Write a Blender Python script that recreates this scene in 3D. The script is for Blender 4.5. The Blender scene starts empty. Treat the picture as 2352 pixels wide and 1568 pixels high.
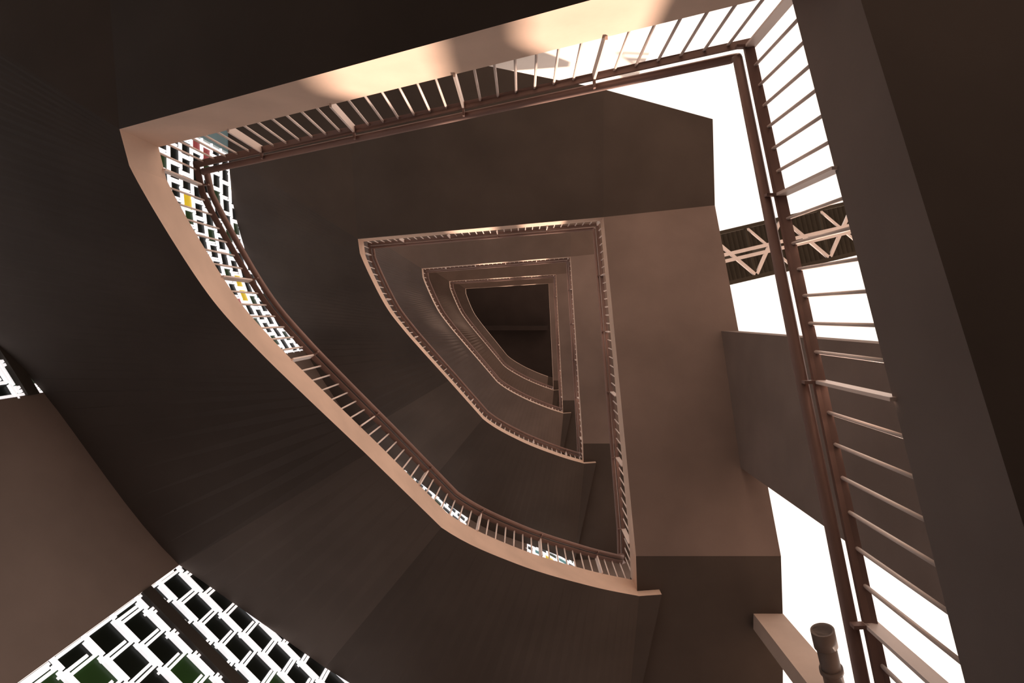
import bpy, bmesh, math, random
from mathutils import Vector
random.seed(4)
U=0.004; H=6.0; CZ=1.6
def P(x,y,z): return Vector((x*U,y*U,CZ+z*H))
scene=bpy.context.scene
try: scene.view_settings.view_transform='Standard'
except Exception: pass

# ---------- materials ----------
def mat(name,col,rough=.8,var=.12,scale=1.5,bump=.05,metal=0,emit=None,es=0,fine=40):
    m=bpy.data.materials.new(name); m.use_nodes=True
    nt=m.node_tree; b=nt.nodes['Principled BSDF']
    tc=nt.nodes.new('ShaderNodeTexCoord')
    n=nt.nodes.new('ShaderNodeTexNoise'); n.inputs['Scale'].default_value=scale; n.inputs['Detail'].default_value=6
    nt.links.new(tc.outputs['Object'],n.inputs['Vector'])
    r=nt.nodes.new('ShaderNodeValToRGB')
    r.color_ramp.elements[0].position=.3; r.color_ramp.elements[1].position=.7
    r.color_ramp.elements[0].color=[c*(1-var) for c in col]+[1]
    r.color_ramp.elements[1].color=[min(1,c*(1+var)) for c in col]+[1]
    nt.links.new(n.outputs['Fac'],r.inputs['Fac']); nt.links.new(r.outputs['Color'],b.inputs['Base Color'])
    b.inputs['Roughness'].default_value=rough; b.inputs['Metallic'].default_value=metal
    b.inputs['Specular IOR Level'].default_value=.15
    if bump:
        n2=nt.nodes.new('ShaderNodeTexNoise'); n2.inputs['Scale'].default_value=fine; n2.inputs['Detail'].default_value=4
        nt.links.new(tc.outputs['Object'],n2.inputs['Vector'])
        bp=nt.nodes.new('ShaderNodeBump'); bp.inputs['Strength'].default_value=bump; bp.inputs['Distance'].default_value=.01
        nt.links.new(n2.outputs['Fac'],bp.inputs['Height']); nt.links.new(bp.outputs['Normal'],b.inputs['Normal'])
    if emit:
        b.inputs['Emission Color'].default_value=list(emit)+[1]; b.inputs['Emission Strength'].default_value=es
    return m
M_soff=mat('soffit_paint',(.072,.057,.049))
M_soff2=mat('lit_flight_soffit',(.180,.135,.118))  # soffit paint lightened: brighter light under the right flights put into the colour
M_soff3=mat('lit_upper_soffit',(.150,.112,.096))  # lighter copy of the soffit paint, stands in for light on upper levels
M_soff4=mat('lit_landing_soffit',(.098,.077,.066))  # paler flat sector of the curve, its extra light painted into the colour
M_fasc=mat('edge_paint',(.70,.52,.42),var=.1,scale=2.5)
M_fasc_shade=mat('shaded_edge_paint',(.20,.165,.15))  # darker copy of the edge paint: shade on the first right-flight edge
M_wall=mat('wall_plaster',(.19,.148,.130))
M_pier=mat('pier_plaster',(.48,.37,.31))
M_rail=mat('painted_steel',(.29,.19,.165),rough=.45,metal=.2,bump=0)
M_bal=mat('baluster_steel',(.9,.76,.70),rough=.4,metal=.1,bump=0)
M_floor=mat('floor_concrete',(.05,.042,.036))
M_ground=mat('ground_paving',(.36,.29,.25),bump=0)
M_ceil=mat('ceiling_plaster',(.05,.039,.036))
M_white=mat('white_block_glow',(.9,.9,.9),bump=0,var=.03,emit=(1,.98,1),es=.8)  # emission stands in for outside light on the blocks
M_pane=[mat('dark_pane',(.006,.008,.005),rough=.3,bump=0),
        mat('green_pane',(.015,.04,.01),rough=.3,bump=0,emit=(.05,.11,.02),es=.08),  # coloured panes glow in place of daylight behind the glass
        mat('amber_pane',(.5,.35,.02),rough=.3,bump=0,emit=(.7,.5,.03),es=.6),
        mat('red_pane',(.3,.05,.05),rough=.3,bump=0,emit=(.4,.1,.1),es=.3),
        mat('teal_pane',(.05,.2,.2),rough=.3,bump=0,emit=(.1,.3,.32),es=.4)]
M_outwall=mat('pale_render',(.93,.86,.81),bump=0,var=.04)
M_sheet=mat('roof_sheet',(.055,.047,.036),bump=0)
M_truss=mat('truss_steel',(.80,.74,.72),bump=0,rough=.5)
M_pipe=mat('pvc_pipe',(.12,.092,.08),rough=.4,bump=0)
M_glass=mat('blue_glass',(.16,.24,.26),rough=.2,bump=0,emit=(.25,.36,.38),es=.2)  # faint glow in the material imitates daylight through the window

def new_obj(name,bm,mats,smooth=False):
    me=bpy.data.meshes.new(name); bm.to_mesh(me); bm.free()
    for m in mats: me.materials.append(m)
    o=bpy.data.objects.new(name,me); scene.collection.objects.link(o); return o
def hexa(bm,pts,mi=0):
    v=[bm.verts.new(p) for p in pts]
    for f in ((3,2,1,0),(4,5,6,7),(0,1,5,4),(1,2,6,5),(2,3,7,6),(3,0,4,7)):
        bm.faces.new([v[i] for i in f]).material_index=mi
def obox(bm,o,a,b,c,mi=0):
    o=Vector(o);a=Vector(a);b=Vector(b);c=Vector(c)
    hexa(bm,[o,o+a,o+a+b,o+b,o+c,o+a+c,o+a+b+c,o+b+c],mi)
def rod(bm,p,q,r,n=8,mi=0):
    p=Vector(p);q=Vector(q);d=(q-p).normalized()
    a=d.orthogonal().normalized(); b=d.cross(a)
    R=[[],[]]
    for k,c in enumerate((p,q)):
        for i in range(n):
            t=2*math.pi*i/n; R[k].append(bm.verts.new(c+a*math.cos(t)*r+b*math.sin(t)*r))
    for i in range(n):
        f=bm.faces.new([R[0][i],R[0][(i+1)%n],R[1][(i+1)%n],R[1][i]]); f.material_index=mi; f.smooth=True
    bm.faces.new(R[0][::-1]).material_index=mi; bm.faces.new(R[1]).material_index=mi
def bar(bm,p,q,w,h,mi=0):
    p=Vector(p);q=Vector(q);d=q-p
    s=d.cross(Vector((0,0,1)))
    if s.length<1e-5: s=Vector((1,0,0))
    s=s.normalized()*w; u=s.cross(d).normalized()*h
    obox(bm,p-s/2-u/2,d,s,u,mi)
def interp(x,xs,ys):
    if x<=xs[0]: return ys[0]
    for a,b,c,d in zip(xs,xs[1:],ys,ys[1:]):
        if x<=b: return c+(d-c)*(x-a)/(b-a)
    return ys[-1]

# ---------- helical stair geometry (plan of the D-shaped well) ----------
zB=[.10,1.10,2.08,3.14,4.10,5.0]
zT=[.365,1.43,2.40,3.45,4.42]
zL=[.633,1.55,2.53,3.48,4.47]
def TH(z): return interp(z,[1.1,1.5,2.4],[.068,.056,.044])
def RH(z): return interp(z,[1.1,1.45,2.4],[.49,.37,.27])
curve_in=[(-586,-270),(-585,-222),(-553,-123),(-512,-24),(-462,56),(-404,136),(-303,270),(-170,446),(-10,563),(165,655),(295,710)]
curve_out=[(-1048,-573),(-1045,-420),(-1030,-260),(-1000,-120),(-940,20),(-866,140),(-666,485),(-414,740),(-180,945),(80,1085),(250,1180)]
weights=[.9,1,1.02,1.02,1.02,1.02,.92,1.03,1.03,1]
K=8
def cr(pts,k):
    out=[]
    n=len(pts)
    for i in range(n-1):
        p0=Vector(pts[max(i-1,0)]);p1=Vector(pts[i]);p2=Vector(pts[i+1]);p3=Vector(pts[min(i+2,n-1)])
        for j in range(k):
            t=j/k
            if i in (0,6): out.append(p1+(p2-p1)*t)   # straight landing pieces
            else: out.append(.5*((2*p1)+(p2-p0)*t+(2*p0-5*p1+4*p2-p3)*t*t+(3*p1-p0-3*p2+p3)*t**3))
    out.append(Vector(pts[-1])); return out
CI=cr(curve_in,K); CO=cr(curve_out,K)
sections=[]; edge=[]
def S(i,o,z,m=1,s=0): sections.append((Vector(i),Vector(o),z,m,s))
NL=5
for n in range(NL):
    b,t,l=zB[n],zT[n],zL[n]
    e=.02 if n>0 else 0
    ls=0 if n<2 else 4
    if n>0:
        S((352,706),(250,1180),b); S((352,706),(250,1180),b+e,1,0)
        S((295,714),(250,1180),b+e); S((295,714),(670,1180),b+e)
    S((295,714),(670,778),b+e); S((292,620),(665,620),b+e,2 if n==0 else 1)
    edge+= [((295,710),b+e),((292,620),b+e)]
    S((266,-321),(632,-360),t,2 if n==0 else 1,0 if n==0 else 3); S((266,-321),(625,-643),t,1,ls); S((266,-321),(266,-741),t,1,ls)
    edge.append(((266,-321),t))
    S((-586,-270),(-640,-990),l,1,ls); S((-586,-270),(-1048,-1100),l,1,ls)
    L=[0]
    for i in range(1,len(CI)): L.append(L[-1]+(CI[i]-CI[i-1]).length*weights[(i-1)//K])
    for i in range(len(CI)):
        z=l+(zB[n+1]-l)*L[i]/L[-1]
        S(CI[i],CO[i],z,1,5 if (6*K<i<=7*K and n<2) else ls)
        if i<len(CI)-1: edge.append((tuple(CI[i]),z))
S((295,714),(670,1180),5.0);S((295,714),(670,778),5.0)
bm=bmesh.new(); prev=None
for (i,o,z,mm,sm) in sections:
    th=TH(z)
    v=[bm.verts.new(P(i[0],i[1],z)),bm.verts.new(P(o[0],o[1],z)),bm.verts.new(P(o[0],o[1],z+th)),bm.verts.new(P(i[0],i[1],z+th))]
    if prev:
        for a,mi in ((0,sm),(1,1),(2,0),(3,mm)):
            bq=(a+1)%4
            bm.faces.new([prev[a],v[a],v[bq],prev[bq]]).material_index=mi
    else: bm.faces.new(v)
    prev=v
bm.faces.new(prev[::-1])
bmesh.ops.remove_doubles(bm,verts=bm.verts,dist=1e-4)
bmesh.ops.recalc_face_normals(bm,faces=bm.faces)
new_obj('spiral_staircase',bm,[M_soff,M_fasc,M_fasc_shade,M_soff2,M_soff3,M_soff4])

# ---------- railing ----------
def offs(path):
    out=[]
    for i,p in enumerate(path):
        a=(p-path[i-1]) if i>0 else None
        b=(path[i+1]-p) if i<len(path)-1 else None
        def nn(v): v=Vector((v.x,v.y,0)).normalized(); return Vector((v.y,-v.x,0))
        na=nn(a) if a else nn(b); nb=nn(b) if b else na
        m=(na+nb).normalized(); s=1/max(.45,m.dot(na))
        out.append((m*s))
    return out
def zh(p): return (p.z-CZ)/H
def sweep(bm,path,prof,mi=0,smooth=False):
    N=offs(path); rings=[]
    for p,nv in zip(path,N):
        rings.append([bm.verts.new(p+nv*x+Vector((0,0,z+RH(zh(p))))) for x,z in prof])
    k=len(prof)
    for a,b in zip(rings,rings[1:]):
        for j in range(k):
            f=bm.faces.new([a[j],a[(j+1)%k],b[(j+1)%k],b[j]]); f.material_index=mi; f.smooth=smooth
    bm.faces.new(rings[0]).material_index=mi; bm.faces.new(rings[-1][::-1]).material_index=mi
last=[k for k,e in enumerate(edge) if e[0]==(295,710)][4]
path=[P(e[0][0],e[0][1],e[1]+TH(e[1])) for e in edge[:last+1]]
clean=[path[0]]
for p in path[1:]:
    if (p-clean[-1]).length>.02: clean.append(p)
path=clean
def rounded(path,r=.07):
    out=[path[0]]
    for i in range(1,len(path)-1):
        a=path[i-1]-path[i]; b=path[i+1]-path[i]
        if a.normalized().dot(b.normalized())>-.6:
            r1=min(r,a.length*.45); r2=min(r,b.length*.45)
            p0=path[i]+a.normalized()*r1; p2=path[i]+b.normalized()*r2
            for k in range(6):
                t=k/5; out.append(p0*(1-t)**2+path[i]*2*t*(1-t)+p2*t*t)
        else: out.append(path[i])
    out.append(path[-1]); return out
bm=bmesh.new()
circ=lambda cx,cz,r,n=12:[(cx+r*math.cos(2*math.pi*i/n),cz+r*math.sin(2*math.pi*i/n)) for i in range(n)]
sweep(bm,path,[(-.022,-.010),(.018,-.010),(.018,.010),(-.022,.010)],0)
sweep(bm,rounded(path),circ(.048,.030,.023),0,True)
acc=0; cnt=0
for i in range(len(path)-1):
    a,b=path[i],path[i+1]; dv=b-a; hl=Vector((dv.x,dv.y,0)).length
    d=Vector((dv.x,dv.y,0)).normalized(); nv=Vector((d.y,-d.x,0))
    pitch=.108 if d.y<-.9 else .102
    t=max(0,pitch-acc) if i>0 else 0.0
    while t<hl:
        p=a+dv*(t/hl)-nv*.010; rh=RH(zh(p))
        if cnt%7==3:
            obox(bm,p-d*.006-nv*.02-Vector((0,0,.02)),d*.012,nv*.05,Vector((0,0,rh+.03)),1)
            obox(bm,p-d*.006+nv*.02+Vector((0,0,rh-.02)),d*.012,nv*.05,Vector((0,0,.03)),0)
        else:
            rod(bm,p-Vector((0,0,.02)),p+Vector((0,0,rh)),.0072,8,1)
        cnt+=1; t+=pitch
    acc=hl-(t-pitch) if t-pitch>=0 and t>0 else acc+hl
new_obj('stair_railing',bm,[M_rail,M_bal])

# ---------- outer walls ----------
ZLO=-CZ/H; ZHI=5.2
def wallseg(bm,pts,th,z0,z1,mi=0):
    for a,b in zip(pts,pts[1:]):
        A=P(a[0],a[1],z0);B=P(b[0],b[1],z0);d=(B-A); n=Vector((d.y,-d.x,0)).normalized()
        n=-n if n.dot(Vector((A.x,A.y,0)))<0 else n
        obox(bm,A,d,n*th,Vector((0,0,(z1-z0)*H)),mi)
def sub(pts,i0,i1): return [tuple(v) for v in pts[i0:i1+1]]
def split(pt):
    return min(range(len(CO)),key=lambda k:(CO[k]-Vector(pt)).length)
i1=split((-234,905)); i2=split((10,1050))
ZS=.30 # sill of the block screens
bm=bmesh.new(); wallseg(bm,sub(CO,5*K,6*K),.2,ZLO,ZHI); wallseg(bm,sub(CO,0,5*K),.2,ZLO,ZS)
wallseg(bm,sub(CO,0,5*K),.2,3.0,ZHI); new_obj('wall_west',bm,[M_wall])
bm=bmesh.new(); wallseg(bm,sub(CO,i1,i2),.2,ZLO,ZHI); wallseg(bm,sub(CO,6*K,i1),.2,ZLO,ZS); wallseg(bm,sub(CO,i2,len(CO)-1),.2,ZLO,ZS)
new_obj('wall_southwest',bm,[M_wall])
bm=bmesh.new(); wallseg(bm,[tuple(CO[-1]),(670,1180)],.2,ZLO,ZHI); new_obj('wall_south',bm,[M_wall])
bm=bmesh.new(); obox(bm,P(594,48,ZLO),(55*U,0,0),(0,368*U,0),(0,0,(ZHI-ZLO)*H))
obox(bm,P(668,-650,ZLO),(45*U,0,0),(0,1870*U,0),(0,0,(.10-ZLO)*H))  # unseen low wall, added to block low sky light from the soffits
obox(bm,P(668,-650,.10),(45*U,0,0),(0,750*U,0),(0,0,.12*H))  # taller stretch of the same added light blocker
new_obj('wall_east_and_blockers',bm,[M_wall])
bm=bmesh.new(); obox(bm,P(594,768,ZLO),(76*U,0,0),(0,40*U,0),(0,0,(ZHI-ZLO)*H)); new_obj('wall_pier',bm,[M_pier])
bm=bmesh.new(); obox(bm,P(-1150,-1260,ZLO),(1760*U,0,0),(0,-.25,0),(0,0,2.6*H)); new_obj('wall_north',bm,[M_outwall])
bm=bmesh.new(); obox(bm,P(-1052,-1110,ZLO),(-.1,0,0),(0,530*U,0),(0,0,2.4*H)); 
for k in range(8):
    obox(bm,P(-1048,-1110,.2+k*.28),(-.03,0,0),(0,530*U,0),(0,0,.05),1)
new_obj('window_1',bm,[M_glass,M_rail])

# ---------- breeze block screens ----------
def screen(bm,pts,z0,z1,ps=.215,pz=.27):
    L=[0]
    for a,b in zip(pts,pts[1:]): L.append(L[-1]+(Vector(b)-Vector(a)).length*U)
    def at(s):
        s=max(0,min(L[-1]-1e-6,s))
        for k in range(len(L)-1):
            if s<=L[k+1]:
                t=(s-L[k])/(L[k+1]-L[k]); a=Vector(pts[k]);b=Vector(pts[k+1]); p=a+(b-a)*t
                return P(p[0],p[1],0)
    rows=int((z1-z0)*H/pz); cols=int(L[-1]/ps)+1
    for j in range(rows):
        for i in range(-1,cols):
            s0=i*ps+(j*.37%1)*ps; s1=s0+ps
            a=max(s0,0); b=min(s1,L[-1])
            if b-a<.04: continue
            A=at(a+1e-4);B=at(b-1e-4)
            A.z=B.z=CZ+z0*H+j*pz; d=(B-A); w=d.length; d.normalize(); n=Vector((d.y,-d.x,0))
            if n.dot(Vector((A.x,A.y,0)))<0: n=-n
            t=.019; D=.028; g=.005
            zv=Vector((0,0,1))
            sh=.02*math.sin(j*2.1+i*1.3)
            obox(bm,A+zv*g-d*.025,d*(w-.01),n*D,zv*t,0)
            obox(bm,A+zv*(pz-g-t)+d*.035,d*(w-.02),n*D,zv*t,0)
            obox(bm,A+d*g+zv*(.03+sh)+n*.006,d*t,n*D,zv*(pz-.03),0)
            obox(bm,A+d*(w-g-t)-zv*(.025+sh)+n*.006,d*t,n*D,zv*(pz-.03),0)
            r=random.random()
            hi=(A.z-CZ)/H>1.15
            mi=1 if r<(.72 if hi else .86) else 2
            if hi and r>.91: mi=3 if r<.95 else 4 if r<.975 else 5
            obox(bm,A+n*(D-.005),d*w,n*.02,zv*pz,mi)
bm=bmesh.new()
for rng in (sub(CO,0,5*K),sub(CO,6*K,i1),sub(CO,i2,len(CO)-1)):
    screen(bm,rng,ZS,2.95)
    for zb in (.76,1.75):
        wallseg(bm,[(p[0]*.996,p[1]*.996) for p in rng],.1,zb,zb+.018,6)
new_obj('breeze_block_screen',bm,[M_white]+M_pane+[M_floor])

# ---------- roof slab with beam, floor ----------
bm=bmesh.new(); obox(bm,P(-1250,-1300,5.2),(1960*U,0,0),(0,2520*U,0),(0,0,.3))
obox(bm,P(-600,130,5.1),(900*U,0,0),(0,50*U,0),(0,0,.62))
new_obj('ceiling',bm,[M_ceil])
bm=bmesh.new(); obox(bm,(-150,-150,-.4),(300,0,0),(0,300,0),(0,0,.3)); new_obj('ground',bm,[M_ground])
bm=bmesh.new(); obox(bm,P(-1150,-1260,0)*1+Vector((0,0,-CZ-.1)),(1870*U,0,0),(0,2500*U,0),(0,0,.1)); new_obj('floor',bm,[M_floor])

# ---------- roof truss outside ----------
def Q(u,v,z): return Vector(((u-1200)/1500*z,(v-723)/1500*z,CZ+z))
bm=bmesh.new(); zt=15.0
A=Q(1625,533,zt);B=Q(2130,415,zt);d=B-A; s=(Q(1655,662,zt)-A)
nc=90; prev=None
for i in range(nc+1):
    p=A+d*(i/nc)+Vector((0,0,.9+(.06 if i%2 else 0)))
    v=[bm.verts.new(p),bm.verts.new(p+s)]
    if prev: bm.faces.new([prev[0],v[0],v[1],prev[1]]).material_index=0
    prev=v
for k in (0.06,.45,.56,.94):
    bar(bm,A+s*k,B+s*k,.08,.08,1 if k in(.45,.56) else 0)
m=6
for i in range(m):
    a=A+d*(i/m); b=A+d*((i+1)/m)
    bar(bm,a+s*.05,b+s*.92,.07,.07,1) if i%2==0 else bar(bm,a+s*.92,b+s*.05,.07,.07,1)
    if i%2: bar(bm,a+s*.05,b+s*.92,.05,.05,1)
    bar(bm,a+s*.06,a+s*.94,.05,.05,0)
    bar(bm,a+s*.5,b+s*.5+Vector((0,0,.85)),.05,.05,0)
new_obj('roof_truss',bm,[M_sheet,M_truss])

# ---------- drain pipe (outlet fixed to the pier) ----------
bm=bmesh.new()
a=P(606,636,.88); c=P(642,772,.89)
rod(bm,a,c,.078,24); rod(bm,a,a+(c-a)*.26,.092,24); rod(bm,a+(c-a)*.60,a+(c-a)*.67,.092,24)
new_obj('drain_pipe',bm,[M_pipe])

# ---------- light ----------
w=bpy.data.worlds.new('sky'); scene.world=w; w.use_nodes=True
bg=w.node_tree.nodes['Background']; bg.inputs[0].default_value=(1,.87,.78,1); bg.inputs[1].default_value=1.4
sd=bpy.data.lights.new('sun','SUN'); sd.energy=8; sd.angle=.03; sd.color=(1,.76,.60)
so=bpy.data.objects.new('sun',sd); scene.collection.objects.link(so)
T=Vector((.5,.8,.45)); so.rotation_euler=T.to_track_quat('Z','Y').to_euler(); so.location=(20,15,20)

cam=bpy.data.cameras.new('camera'); co=bpy.data.objects.new('camera',cam); scene.collection.objects.link(co)
co.location=(0,0,CZ); co.rotation_euler=(math.pi,0,0)
cam.sensor_width=36; cam.lens=1500/2352*36; cam.shift_x=-24/2352; cam.shift_y=-61/2352; cam.clip_start=.05
scene.camera=co
